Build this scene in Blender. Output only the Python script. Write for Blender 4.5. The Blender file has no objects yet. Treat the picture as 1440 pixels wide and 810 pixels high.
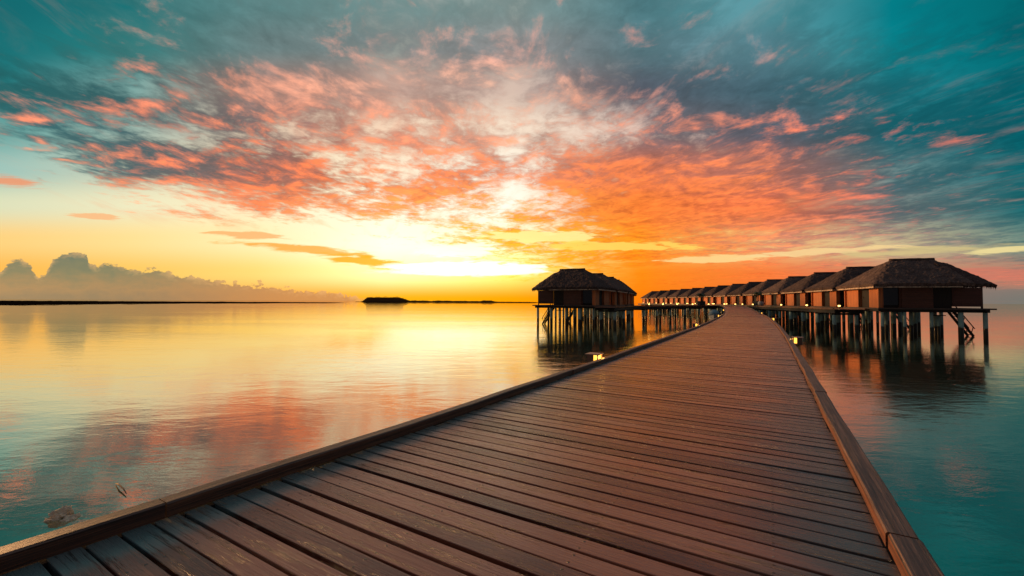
import bpy, bmesh, math, random
from mathutils import Vector, Matrix, noise as mnoise
rnd = random.Random(7)
R = math.radians
sc = bpy.context.scene
COL = sc.collection

# ------------------------------------------------------------------ camera, exposure
FPX = 600.0                      # focal length in pixels of the 1440 px wide photograph
EYE = 3.2                        # metres above the lagoon
cam = bpy.data.objects.new('camera', bpy.data.cameras.new('camera'))
COL.objects.link(cam)
cam.data.sensor_width = 36.0
cam.data.lens = 36.0 * FPX / 1440.0
cam.data.clip_start = 0.05
cam.data.clip_end = 30000
cam.matrix_world = (Matrix.Translation((0, 0, EYE)) @ Matrix.Rotation(R(90 + 1.814), 4, 'X')
                    @ Matrix.Rotation(R(0.27), 4, 'Z'))
sc.camera = cam
sc.render.engine = 'CYCLES'
sc.cycles.use_denoising = True
sc.cycles.max_bounces = 8
sc.cycles.transparent_max_bounces = 8
sc.cycles.sample_clamp_indirect = 6
vs = sc.view_settings
vs.view_transform = 'Standard'; vs.look = 'None'; vs.exposure = 0.0; vs.gamma = 1.0
vs.use_curve_mapping = False

# ------------------------------------------------------------------ node helper
class S:
    """a float socket with operators"""
    nt = None
    def __init__(self, sock): self.s = sock
    @classmethod
    def m(cls, op, *a, clamp=False):
        n = cls.nt.nodes.new('ShaderNodeMath'); n.operation = op; n.use_clamp = clamp
        for i, v in enumerate(a):
            if isinstance(v, S): cls.nt.links.new(v.s, n.inputs[i])
            else: n.inputs[i].default_value = v
        return S(n.outputs[0])
    def __add__(a, b): return S.m('ADD', a, b)
    __radd__ = __add__
    def __sub__(a, b): return S.m('SUBTRACT', a, b)
    def __rsub__(a, b): return S.m('SUBTRACT', b, a)
    def __mul__(a, b): return S.m('MULTIPLY', a, b)
    __rmul__ = __mul__
    def __truediv__(a, b): return S.m('DIVIDE', a, b)
    def __rtruediv__(a, b): return S.m('DIVIDE', b, a)
    def __neg__(a): return S.m('MULTIPLY', a, -1.0)
def smooth(x, lo, hi, a=0.0, b=1.0):
    n = S.nt.nodes.new('ShaderNodeMapRange'); n.interpolation_type = 'SMOOTHSTEP'
    for i, v in enumerate((x, lo, hi, a, b)):
        if isinstance(v, S): S.nt.links.new(v.s, n.inputs[i])
        else: n.inputs[i].default_value = v
    return S(n.outputs[0])
def clamp01(x): return S.m('ADD', x, 0.0, clamp=True)
def xyz(x, y, z):
    n = S.nt.nodes.new('ShaderNodeCombineXYZ')
    for i, v in enumerate((x, y, z)):
        if isinstance(v, S): S.nt.links.new(v.s, n.inputs[i])
        else: n.inputs[i].default_value = v
    return n.outputs[0]
def sep(sock):
    n = S.nt.nodes.new('ShaderNodeSeparateXYZ'); S.nt.links.new(sock, n.inputs[0])
    return [S(o) for o in n.outputs]
def noise(vec, scale, detail=4, rough=0.5, dist=0.0, color=False, lac=2.0):
    n = S.nt.nodes.new('ShaderNodeTexNoise')
    S.nt.links.new(vec, n.inputs['Vector'])
    n.inputs['Scale'].default_value = scale; n.inputs['Detail'].default_value = detail
    n.inputs['Roughness'].default_value = rough; n.inputs['Distortion'].default_value = dist
    n.inputs['Lacunarity'].default_value = lac
    return n.outputs['Color'] if color else S(n.outputs[0])
def mixc(fac, a, b, blend='MIX'):
    n = S.nt.nodes.new('ShaderNodeMix'); n.data_type = 'RGBA'; n.blend_type = blend
    n.clamp_factor = True
    for i, v in ((0, fac), (6, a), (7, b)):
        if isinstance(v, S): S.nt.links.new(v.s, n.inputs[i])
        elif isinstance(v, (tuple, list)): n.inputs[i].default_value = (*v, 1.0)[:4]
        elif isinstance(v, (float, int)): n.inputs[i].default_value = v
        else: S.nt.links.new(v, n.inputs[i])
    return n.outputs[2]
def lin(c):
    def f(v):
        v = v / 255.0
        return v / 12.92 if v <= 0.04045 else ((v + 0.055) / 1.055) ** 2.4
    return tuple(f(v) for v in c)
def ramp(fac, stops, interp='LINEAR'):
    n = S.nt.nodes.new('ShaderNodeValToRGB'); r = n.color_ramp; r.interpolation = interp
    while len(r.elements) < len(stops): r.elements.new(0.5)
    for e, (p, c) in zip(r.elements, stops):
        e.position = p
    for e, (p, c) in zip(r.elements, stops):
        e.color = (*c, 1.0)
    S.nt.links.new(fac.s, n.inputs[0])
    return n.outputs[0]

# ------------------------------------------------------------------ sky
SUN_AZ = R(-58.0)      # measured from +Y towards +X
SUN_EL = R(7.0)
def build_sky():
    w = bpy.data.worlds.new('World'); sc.world = w; w.use_nodes = True
    nt = w.node_tree; nt.nodes.clear(); S.nt = nt
    tc = nt.nodes.new('ShaderNodeTexCoord')
    dx, dy, dz = sep(tc.outputs['Generated'])
    az = S.m('ARCTAN2', dx, dy)
    hor = S.m('SQRT', dx * dx + dy * dy)
    ca = S.m('MAXIMUM', dy / S.m('MAXIMUM', hor, 1e-4), 0.35)
    v = S.m('MAXIMUM', dz / (S.m('MAXIMUM', hor, 0.02) * ca), -0.02)      # tangent of elevation, flattened like a wide lens
    A0, A1 = R(-75), R(75)
    af = clamp01((az - A0) * (1.0 / (A1 - A0)))
    def apos(px): return (math.atan((px - 720) / FPX) - A0) / (A1 - A0)
    def vv(py): return (424 - py) / FPX
    XS = [0, 180, 360, 540, 720, 900, 1080, 1260, 1440]
    rows = [
     (-620, 'G', [(100,108,118)]*9, [(84,92,102)]*9, [(200,160,145)]*9,  # unseen sky overhead, its tone set for the light on deck and roofs
        [.6]*9, [.3]*9),
     (-200, 'G', [(10,100,106),(30,108,112),(70,120,124),(100,130,132),(120,140,142),(80,125,132),(60,125,134),(10,110,118),(0,98,106)],
        [(0,80,88),(25,88,94),(55,94,98),(58,98,102),(70,104,108),(50,98,108),(45,104,114),(0,92,102),(0,80,90)], [(190,120,95)]*9,
        [.5]*9, [.06]*9),
     (0, 'G',
      [(0,104,110),(14,116,120),(100,152,152),(138,162,160),(165,178,172),(105,148,155),(90,155,165),(0,125,135),(0,105,112)],
      [(6,94,98),(52,114,115),(92,128,128),(104,134,133),(122,142,140),(76,120,127),(66,126,134),(6,108,118),(0,84,94)],
      [(190,120,95),(210,120,95),(225,125,100),(240,135,105),(248,145,115),(215,130,115),(150,125,120),(90,120,120),(60,100,105)],
      [.38,.48,.62,.6,.55,.6,.54,.4,.35], [.04,.06,.10,.10,.18,.10,.06,.03,.0]),
     (60, 'G',
      [(0,110,115),(35,130,130),(118,152,150),(158,166,158),(184,176,166),(110,140,150),(95,150,160),(0,135,145),(0,110,118)],
      [(8,94,96),(58,116,115),(100,122,122),(116,126,126),(136,136,136),(84,114,121),(80,120,130),(16,110,118),(0,84,94)],
      [(200,125,100),(225,130,105),(228,130,105),(215,145,125),(238,160,140),(222,140,125),(175,130,125),(130,120,120),(100,100,105)],
      [.42,.55,.76,.66,.6,.68,.6,.5,.45], [.06,.10,.16,.16,.22,.14,.10,.06,.03]),
     (120, 'G',
      [(10,125,130),(125,168,162),(200,172,155),(208,172,156),(216,190,174),(168,158,158),(112,142,152),(30,130,140),(0,110,120)],
      [(12,92,96),(48,92,96),(150,122,114),(172,140,128),(166,142,135),(82,90,102),(66,100,112),(18,96,106),(0,82,92)],
      [(232,118,88),(246,124,88),(250,146,110),(242,160,130),(240,176,150),(232,148,126),(195,125,118),(160,110,108),(212,100,84)],
      [.54,.54,.66,.66,.52,.70,.74,.6,.5], [.2,.4,.62,.5,.42,.32,.24,.18,.14]),
     (180, 'G',
      [(95,162,158),(158,184,172),(232,206,178),(248,218,188),(250,228,204),(228,198,182),(172,152,150),(40,125,135),(0,105,115)],
      [(28,95,102),(58,92,98),(116,98,98),(196,130,108),(192,150,132),(116,105,110),(82,90,102),(20,92,102),(0,82,92)],
      [(246,122,82),(251,116,74),(251,124,78),(251,132,90),(249,158,122),(249,138,102),(250,128,92),(238,108,86),(202,104,88)],
      [.54,.58,.54,.58,.52,.64,.8,.62,.5], [.3,.42,.5,.6,.5,.42,.34,.18,.10]),
     (240, 'G',
      [(155,194,184),(205,208,182),(251,228,190),(255,238,206),(255,248,228),(251,176,124),(250,150,100),(112,142,142),(0,110,118)],
      [(75,122,124),(68,94,100),(132,96,92),(205,105,66),(196,124,100),(212,116,86),(168,108,98),(56,96,104),(8,88,96)],
      [(246,148,98),(251,114,68),(252,104,52),(253,116,54),(253,128,70),(254,122,64),(254,128,76),(224,108,88),(155,100,94)],
      [.24,.68,.68,.58,.42,.82,.76,.62,.5], [.6,.48,.6,.72,.7,.8,.66,.06,.04]),
     (290, 'G',
      [(218,222,186),(238,232,192),(254,238,194),(255,248,218),(255,252,232),(254,160,74),(254,142,80),(132,142,136),(30,110,115)],
      [(200,178,138),(228,146,106),(196,114,86),(222,114,54),(228,126,42),(236,112,46),(214,106,72),(86,100,104),(18,92,98)],
      [(250,150,90),(251,136,84),(253,114,58),(254,132,54),(254,146,34),(254,122,44),(251,118,66),(204,108,92),(124,108,104)],
      [.05,.34,.66,.52,.44,.85,.72,.6,.5], [.8,.8,.78,.8,.8,.9,.82,.34,.16]),
     (340, 'G',
      [(250,206,124),(253,222,146),(254,238,178),(255,252,222),(255,248,196),(254,196,74),(251,194,124),(206,186,142),(122,146,132)],
      [(240,190,110),(245,185,110),(240,158,88),(236,150,46),(246,150,18),(246,128,16),(205,128,106),(138,122,118),(66,106,108)],
      [(250,170,90),(250,160,90),(252,150,80),(252,162,30),(254,166,8),(254,134,16),(246,138,86),(194,138,116),(124,122,112)],
      [0,.04,.16,.26,.64,.66,.56,.5,.5], [.8,.8,.85,.85,.9,.9,.75,.5,.3]),
     (385, 'G',
      [(248,182,78),(251,198,94),(254,216,118),(255,242,166),(255,228,112),(254,140,12),(246,124,58),(202,130,100),(192,130,106)],
      [(246,180,90),(246,180,90),(248,170,60),(250,180,50),(250,150,10),(251,118,8),(235,108,52),(160,114,104),(122,114,108)],
      [(250,180,80),(250,175,80),(250,180,70),(254,200,60),(254,170,10),(254,124,8),(250,114,48),(226,108,82),(217,108,82)],
      [0,0,.04,.1,.34,.5,.42,.42,.5], [.8]*9),
     (421, 'G',
      [(236,178,110),(240,174,98),(250,174,70),(254,176,20),(254,162,0),(251,128,8),(240,108,38),(182,106,86),(122,120,110)],
      [(245,190,122),(246,186,112),(251,176,80),(254,168,20),(254,150,0),(246,118,8),(230,100,38),(170,102,86),(118,112,108)],
      [(245,190,122),(246,186,112),(251,180,80),(254,172,20),(254,156,0),(250,120,8),(240,104,38),(182,104,86),(124,114,108)],
      [0,0,0,.05,.1,.25,.25,.25,.25], [.8]*9),
    ]
    rows = rows[::-1]
    outs = None
    def rampset(r):
        res = []
        for k in (2, 3, 4):
            res.append(ramp(af, [(apos(x), lin(c)) for x, c in zip(XS, r[k])]))
        res.append(ramp(af, [(apos(x), (a, b, 0)) for x, a, b in zip(XS, r[5], r[6])]))
        return res
    for rw in rows:
        rw[4][:] = [(x, min(255, y + (18 if k < 4 else 9)), min(255, z + (20 if k < 4 else 7))) for k, (x, y, z) in enumerate(rw[4])]
    cur = rampset(rows[0])
    for i in range(1, len(rows)):
        f = smooth(v, vv(rows[i - 1][0]), vv(rows[i][0]))
        nx = rampset(rows[i])
        cur = [mixc(f, a, b) for a, b in zip(cur, nx)]
    Gc, Dc, Ac, Cc = cur
    n = nt.nodes.new('ShaderNodeSeparateColor'); nt.links.new(Cc, n.inputs[0])
    cov, lit = S(n.outputs[0]), S(n.outputs[1])
    # cloud deck: coordinates on a level sheet high above, turned so +q runs towards the glow
    zz = S.m('MAXIMUM', dz, 0.0) + 0.045
    px_, py_ = dx / zz, dy / zz
    a = R(-11)
    q = py_ * math.cos(a) + px_ * math.sin(a)
    p = px_ * math.cos(a) - py_ * math.sin(a)
    P = xyz(p, q * 0.8, 0.0)
    big = noise(P, 0.55, 3, 0.5)
    n1 = noise(xyz(p + 3.1, q * 0.78 + 1.7, 0.4), 1.7, 9, 0.6, 0.25)
    n2 = noise(xyz(p - 7.3, q * 0.7 + 4.2, 2.0), 1.5, 8, 0.6, 0.3)
    n3 = noise(xyz(p * 1.0, q * 0.72, 5.0), 3.6, 8, 0.62, 0.5)
    n3b = noise(xyz(p + 0.02, q * 0.72 + 0.075, 5.0), 3.6, 8, 0.62, 0.5)     # the same sheet a step nearer the sun
    n4 = noise(xyz(p - q * 0.15, q * 0.9 + 2.0, 9.0), 8.5, 6, 0.6, 0.6)
    wisp = noise(xyz(p * 1.0 + q * 0.12, q * 0.22, 3.0), 3.2, 7, 0.62, 0.7)
    n5 = noise(xyz(p * 1.1 + q * 0.1, q * 0.95 + 8.0, 4.0), 17.0, 5, 0.6, 0.5)
    dens = n1 * 0.32 + big * 0.12 + n3 * 0.28 + n4 * 0.21 + n5 * 0.07
    relief = (n3 - n3b) * 1.1
    thr = 0.5 + (0.5 - cov) * 0.42
    c = smooth(dens, thr - 0.06, thr + 0.065)
    c = c * smooth(cov, 0.0, 0.08)
    l = smooth(n2 * 0.52 + n4 * 0.30 + 0.09 + relief, 0.58 - lit * 0.36, 0.94 - lit * 0.36)
    cloud = mixc(l, Dc, Ac)
    # light and dark grain inside the sheet
    g = 1.0 + (n1 - 0.5) * 0.5 + (n4 - 0.5) * 0.85 + (n5 - 0.5) * 0.45 + (wisp - 0.5) * 0.4 + relief * 0.6
    cl = nt.nodes.new('ShaderNodeVectorMath'); cl.operation = 'SCALE'
    nt.links.new(cloud, cl.inputs[0]); nt.links.new(g.s, cl.inputs['Scale'])
    sky = mixc(c * 0.96, mixc(smooth(wisp, 0.5, 0.75) * 0.35 * smooth(cov, 0.1, 0.4), Gc, Ac), cl.outputs[0])
    # low thin streaks of stratus near the horizon (angle coordinates)
    def blob(px, py, sx, sy, rot=0.0):
        a0 = math.atan((px - 720) / FPX); k = math.cos(a0)
        ua = (az - a0) * (FPX / (k * k)); ub = (v - vv(py)) * FPX
        if rot:
            cr, sr = math.cos(R(rot)), math.sin(R(rot))
            ua, ub = ua * cr + ub * sr, ub * cr - ua * sr
        e = (ua * (1.0 / sx)) * (ua * (1.0 / sx)) + (ub * (1.0 / sy)) * (ub * (1.0 / sy))
        return S.m('POWER', 2.718, e * -1.0)
    V2 = xyz(az * 10.0, v * 62.0, 0.0)
    ns = noise(V2, 1.6, 6, 0.6, 0.3)
    def streak(sky, px, py, sx, sy, col, amt=1.0, rot=0.0, lo=0.42, hi=0.58):
        b = blob(px, py, sx, sy, rot)
        f = smooth(ns + (b - 0.5) * 0.55, lo, hi) * smooth(b, 0.05, 0.4) * amt
        return mixc(f, sky, lin(col) if isinstance(col, tuple) else col)
    sky = streak(sky, 430, 352, 120, 7, (247, 168, 62), .9, -5, .40, .66)
    sky = streak(sky, 520, 369, 75, 9, (243, 165, 30), .95, -6, .40, .66)
    sky = streak(sky, 345, 332, 60, 6, (250, 172, 100), .8, -3)
    sky = streak(sky, 560, 378, 50, 4, (250, 185, 40), .8)
    sky = streak(sky, 15, 258, 45, 9, (240, 140, 90), .8, -8, .38, .72)
    sky = streak(sky, 130, 306, 40, 5, (250, 180, 120), .8, -4)
    sky = streak(sky, 640, 352, 60, 10, (255, 250, 215), .9, 0, .35, .5)
    sky = streak(sky, 660, 378, 110, 9, (255, 252, 225), 1.0, 0, .30, .45)
    sky = streak(sky, 1010, 362, 90, 6, (254, 214, 140), .9, 2)
    sky = streak(sky, 760, 332, 90, 9, (255, 236, 150), .85, 0, .40, .55)
    sky = streak(sky, 860, 345, 120, 7, (255, 214, 96), .85, 0, .42, .56)
    sky = streak(sky, 1150, 352, 130, 5, (250, 215, 150), .8, 4)
    sky = streak(sky, 1290, 350, 170, 7, (215, 195, 135), .8, 4, .40, .70)
    sky = streak(sky, 1410, 348, 70, 6, (245, 225, 155), .85, 6, .40, .66)
    sky = streak(sky, 1390, 382, 130, 12, (214, 122, 102), .55, -2)
    sky = streak(sky, 1400, 412, 120, 14, (120, 118, 112), .7)
    # distant cumulus bank on the left horizon
    cn = noise(xyz(az * 14.0, v * 16.0, 1.0), 3.0, 6, 0.6)
    cn2 = noise(xyz(az * 14.0, v * 16.0, 6.0), 9.0, 5, 0.6)
    def pr(px): return math.atan((px - 720) / FPX)
    top = ramp(clamp01((az - pr(-80)) * (1 / (pr(520) - pr(-80)))), [
        (0.0, (.40,)*3)] + [((pr(x) - pr(-80)) / (pr(520) - pr(-80)), ((424 - y) / 100.0,)*3) for x, y in
        ((0, 386), (12, 372), (24, 368), (40, 374), (52, 394), (64, 388), (74, 366), (92, 358), (120, 360), (124, 374), (136, 378), (150, 372), (162, 376), (200, 385), (214, 378), (240, 388), (285, 394), (330, 400), (370, 402), (420, 410), (470, 412), (505, 421))],
        'LINEAR')
    tn = nt.nodes.new('ShaderNodeSeparateColor'); nt.links.new(top, tn.inputs[0])
    edge = S(tn.outputs[0]) * (100.0 / FPX) + (cn - 0.5) * 0.05 + (cn2 - 0.5) * 0.022 - v
    cm = smooth(edge, -0.001, 0.004) * smooth(az, pr(530), pr(490))
    shade = ramp(clamp01(v * (FPX / 66.0) + (cn - 0.5) * 0.7), [(0.0, lin((136, 122, 96))), (0.25, lin((158, 130, 94))), (0.6, lin((112, 120, 97))), (1.0, lin((74, 106, 98)))])
    shade2 = ramp(clamp01(v * (FPX / 60.0) + (cn2 - 0.5) * 0.4), [(0.0, lin((205, 140, 82))), (1.0, lin((180, 138, 95)))])
    cum = mixc(smooth(az, pr(120), pr(430)), shade, shade2)
    cum = mixc(smooth(edge, 0.022, 0.0) * smooth(cn, 0.45, 0.62) * 0.55, cum, lin((248, 190, 120)))
    sky = mixc(cm * 0.93, sky, cum)
    # unseen clouds behind the camera, toned to set the light on villa fronts
    back = mixc(n1, lin((62, 64, 74)), lin((92, 86, 90)))
    sky = mixc(smooth(dy, 0.05, -0.5), sky, back)
    # brightness past white round the hidden sun
    glow = blob(630, 376, 150, 34) * 0.45 + blob(620, 330, 240, 100) * 0.14
    gl = nt.nodes.new('ShaderNodeVectorMath'); gl.operation = 'SCALE'
    nt.links.new(sky, gl.inputs[0]); nt.links.new((glow + 1.0).s, gl.inputs['Scale'])
    b1 = nt.nodes.new('ShaderNodeBackground'); nt.links.new(gl.outputs[0], b1.inputs[0]); b1.inputs[1].default_value = 1.0
    st = nt.nodes.new('ShaderNodeTexSky'); st.sky_type = 'NISHITA'; st.sun_disc = False
    st.sun_elevation = SUN_EL; st.sun_rotation = SUN_AZ
    b2 = nt.nodes.new('ShaderNodeBackground'); nt.links.new(st.outputs[0], b2.inputs[0]); b2.inputs[1].default_value = 0.0015
    ad = nt.nodes.new('ShaderNodeAddShader'); nt.links.new(b1.outputs[0], ad.inputs[0]); nt.links.new(b2.outputs[0], ad.inputs[1])
    out = nt.nodes.new('ShaderNodeOutputWorld'); nt.links.new(ad.outputs[0], out.inputs[0])
    w.cycles.sampling_method = 'MANUAL'; w.cycles.sample_map_resolution = 512
build_sky()

sun = bpy.data.objects.new('sun', bpy.data.lights.new('sun', 'SUN'))
COL.objects.link(sun)
sun.data.energy = 3.6; sun.data.angle = R(11); sun.data.color = (1.0, 0.50, 0.20)
sd = Vector((math.sin(SUN_AZ) * math.cos(SUN_EL), math.cos(SUN_AZ) * math.cos(SUN_EL), math.sin(SUN_EL)))
sun.rotation_euler = sd.to_track_quat('Z', 'Y').to_euler()
# ==SPLIT==
# ------------------------------------------------------------------ materials
def mat(name):
    m = bpy.data.materials.new(name); m.use_nodes = True
    nt = m.node_tree; S.nt = nt
    b = nt.nodes['Principled BSDF']
    return m, nt, b
def setc(nt, b, name, v):
    s = b.inputs[name]
    if isinstance(v, S): nt.links.new(v.s, s)
    elif isinstance(v, (tuple, list)): s.default_value = (*v, 1.0)[:4]
    elif isinstance(v, (int, float)): s.default_value = v
    else: nt.links.new(v, s)
def bump(nt, b, h, dist=0.01, strength=1.0):
    n = nt.nodes.new('ShaderNodeBump'); n.inputs['Distance'].default_value = dist
    n.inputs['Strength'].default_value = strength
    nt.links.new(h.s, n.inputs['Height']); nt.links.new(n.outputs[0], b.inputs['Normal'])
def uvs(nt, name):
    n = nt.nodes.new('ShaderNodeUVMap'); n.uv_map = name
    return n.outputs[0]
def objc(nt):
    return nt.nodes.new('ShaderNodeTexCoord').outputs['Object']
def world_pos(nt):
    return nt.nodes.new('ShaderNodeNewGeometry').outputs['Position']

# deck planks: u = metres across the walk, v = metres across the plank; attribute 'tint' differs from plank to plank
def deck_material():
    m, nt, b = mat('deck_wood')
    u, v, _ = sep(uvs(nt, 'UVMap'))
    at = nt.nodes.new('ShaderNodeAttribute'); at.attribute_name = 'tint'
    t1, t2, t3 = sep(at.outputs['Vector'])
    off = t1 * 37.0
    G1 = xyz(u * 1.6 + off, v * 42.0, t2 * 9.0)
    grain = noise(G1, 1.0, 6, 0.65, 0.6)
    fine = noise(xyz(u * 7.0 + off, v * 190.0, t2 * 5.0), 1.0, 3, 0.6)
    blot = noise(xyz(u * 1.3 + off, v * 5.0, t3 * 8.0), 1.0, 4, 0.6)
    track = noise(xyz(u * .9, S(at.outputs['Alpha']) * 0.35, 3.0), 1.0, 4, 0.6)     # worn and dirty stretches along the walk
    base = ramp(clamp01(grain * 0.55 + t1 * 0.52 + blot * 0.48 + track * .6 - 0.52),
                [(0.10, (.022, .009, .008)), (0.40, (.120, .038, .024)), (0.60, (.28, .098, .060)), (0.9, (.44, .20, .135))])
    # bluish plank ends: silvered weathering, with kerb shade and sky reflection painted in
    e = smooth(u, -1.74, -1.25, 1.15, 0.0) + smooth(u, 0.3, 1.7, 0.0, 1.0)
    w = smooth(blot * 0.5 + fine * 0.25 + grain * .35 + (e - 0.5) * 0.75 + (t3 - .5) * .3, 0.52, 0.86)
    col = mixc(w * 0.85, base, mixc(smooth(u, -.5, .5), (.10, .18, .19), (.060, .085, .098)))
    # open cracks along the grain
    cr = noise(xyz(u * 0.55 + off, v * 26.0, t2 * 20.0), 1.0, 5, 0.6, 0.8)
    crack = smooth(S.m('ABSOLUTE', cr - 0.5), 0.011, 0.0) * smooth(blot, 0.46, 0.56)
    col = mixc(crack * 0.85, col, (.012, .007, .006))
    # screw heads above the joists
    um = S.m('MODULO', u + 20.0 + 0.31, 0.88) - 0.44
    vm = S.m('ABSOLUTE', v) - 0.036
    d = S.m('SQRT', um * um + vm * vm)
    sc_ = smooth(d, 0.0085, 0.006)
    col = mixc(sc_ * 0.9, col, mixc(smooth(t2, .7, .75), (.010, .008, .008), (.35, .30, .26)))
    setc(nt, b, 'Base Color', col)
    setc(nt, b, 'Roughness', smooth(grain * 0.6 + blot * .4, 0.3, 0.7, 0.20, 0.36))
    setc(nt, b, 'Specular IOR Level', 0.75)
    bump(nt, b, grain * 0.5 + fine * 0.35 - crack * 1.2 - sc_ * 1.0, 0.0035, 0.9)
    return m
def kerb_material():
    m, nt, b = mat('kerb_wood')
    u, v, _ = sep(uvs(nt, 'UVMap'))
    at = nt.nodes.new('ShaderNodeAttribute'); at.attribute_name = 'tint'
    t1, t2, t3 = sep(at.outputs['Vector'])
    g = noise(xyz(u * 2.2 + t1 * 30.0, v * 60.0, t2 * 7.0), 1.0, 6, 0.65, 0.5)
    f = noise(xyz(u * 9.0 + t1 * 30.0, v * 240.0, 1.0), 1.0, 3, 0.6)
    bl = noise(xyz(u * 1.1 + t1 * 30.0, v * 8.0, 3.0), 1.0, 4, 0.6)
    col = ramp(clamp01(g * 0.7 + bl * 0.35 + f * .15 - .08), [(0.2, (.022, .015, .017)), (0.46, (.10, .058, .050)), (0.62, (.25, .145, .105)), (0.85, (.46, .30, .22))])
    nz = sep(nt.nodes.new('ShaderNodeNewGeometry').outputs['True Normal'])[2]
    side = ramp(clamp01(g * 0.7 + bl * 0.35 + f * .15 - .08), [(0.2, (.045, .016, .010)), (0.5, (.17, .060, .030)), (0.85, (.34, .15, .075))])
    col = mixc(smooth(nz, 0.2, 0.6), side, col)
    lines = noise(xyz(u * 0.35 + t1 * 30.0, v * 85.0, t3 * 5.0), 1.0, 4, 0.7, 0.3)
    col = mixc(smooth(lines, 0.52, 0.40) * .75, col, (.020, .014, .014))
    cr = noise(xyz(u * 0.5 + t1 * 30.0, v * 30.0, t2 * 20.0), 1.0, 4, 0.6, 0.6)
    crack = smooth(S.m('ABSOLUTE', cr - 0.5), 0.012, 0.0) * smooth(bl, 0.45, 0.55)
    col = mixc(crack * 0.85, col, (.010, .007, .006))
    setc(nt, b, 'Base Color', col); setc(nt, b, 'Roughness', 0.5)
    bump(nt, b, g * 0.6 + f * 0.35 - crack, 0.005, 0.9)
    return m
def plain_wood(name, c1, c2, sx=1.5, sz=14.0, rough=0.7, plank=0.0, axis='z'):
    m, nt, b = mat(name)
    x, y, z = sep(objc(nt))
    if axis == 'z':      # boards run upright
        P = xyz((x + y) * sz, (x - y) * sz, z * sx); w = x + y * 1.0
    else:                # boards run level
        P = xyz(x * sx, y * sx, z * sz); w = z
    g = noise(P, 1.0, 5, 0.62, 0.4)
    bl = noise(objc(nt), 0.9, 4, 0.6)
    col = mixc(clamp01(g * 1.3 - 0.25 + (bl - 0.5) * 0.8), c1, c2)
    h = g * 0.4
    if plank:
        k = S.m('FRACT', w * (1.0 / plank) + 40.0)
        gap = smooth(S.m('ABSOLUTE', k - 0.5), 0.44, 0.49)
        idn = S.m('FLOOR', w * (1.0 / plank) + 40.0)
        wn = nt.nodes.new('ShaderNodeTexWhiteNoise'); wn.noise_dimensions = '1D'; nt.links.new(idn.s, wn.inputs['W'])
        tone = S(wn.outputs['Value'])
        col = mixc(tone * 0.45, col, mixc(0.5, c1, (0.02, .012, .008)))
        col = mixc(gap * 0.85, col, (.008, .005, .004))
        h = h - gap
    setc(nt, b, 'Base Color', col); setc(nt, b, 'Roughness', rough)
    bump(nt, b, h, 0.02, 0.8)
    return m
def thatch_material():
    m, nt, b = mat('thatch')
    P = objc(nt)
    x, y, z = sep(P)
    big = noise(P, 0.8, 4, 0.6)
    st = noise(xyz(x * 9.0, y * 9.0, z * 2.6), 1.0, 6, 0.7, 0.3)
    oi = nt.nodes.new('ShaderNodeObjectInfo'); tone = (S(oi.outputs['Random']) - .5) * .22
    lay = noise(xyz(x * 1.2, y * 1.2, z * 7.0), 1.0, 4, 0.6)
    col = ramp(clamp01(st * 0.85 + big * 0.4 + lay * .25 - .36 + tone), [(0.25, (.035, .026, .028)), (0.5, (.13, .090, .082)), (0.72, (.28, .20, .17)), (0.9, (.42, .32, .27))])
    setc(nt, b, 'Base Color', col); setc(nt, b, 'Roughness', 0.95); setc(nt, b, 'Specular IOR Level', 0.15)
    bump(nt, b, st + lay * 0.5, 0.09, 1.0)
    return m
def pile_material():
    m, nt, b = mat('pile_concrete')
    x, y, z = sep(world_pos(nt))
    P = world_pos(nt)
    n = noise(P, 2.2, 5, 0.62); n2 = noise(xyz(x * 5.0, y * 5.0, z * 0.8), 1.0, 4, 0.6)
    col = mixc(n, (.20, .40, .40), (.42, .56, .54))
    col = mixc(smooth(n2, 0.48, 0.66) * 0.5, col, (.15, .13, .10))
    wet = smooth(z + (n - 0.5) * 0.5 + (n2 - .5) * .35, 0.98, 0.80)
    col = mixc(wet, col, mixc(n2, (.008, .010, .009), (.035, .034, .026)))
    setc(nt, b, 'Base Color', col); setc(nt, b, 'Roughness', smooth(wet, 0.0, 1.0, 0.8, 0.4))
    bump(nt, b, n2 + n, 0.02, 0.8)
    return m
def flat(name, c, rough=0.6, em=None, es=0.0, var=0.25, spec=.5):
    m, nt, b = mat(name)
    setc(nt, b, 'Specular IOR Level', spec)
    n = noise(objc(nt), 3.0, 4, 0.6)
    setc(nt, b, 'Base Color', mixc(n, tuple(v * (1 - var) for v in c), tuple(v * (1 + var) for v in c)))
    setc(nt, b, 'Roughness', rough)
    if em:
        setc(nt, b, 'Emission Color', em); setc(nt, b, 'Emission Strength', es)
    return m
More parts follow.
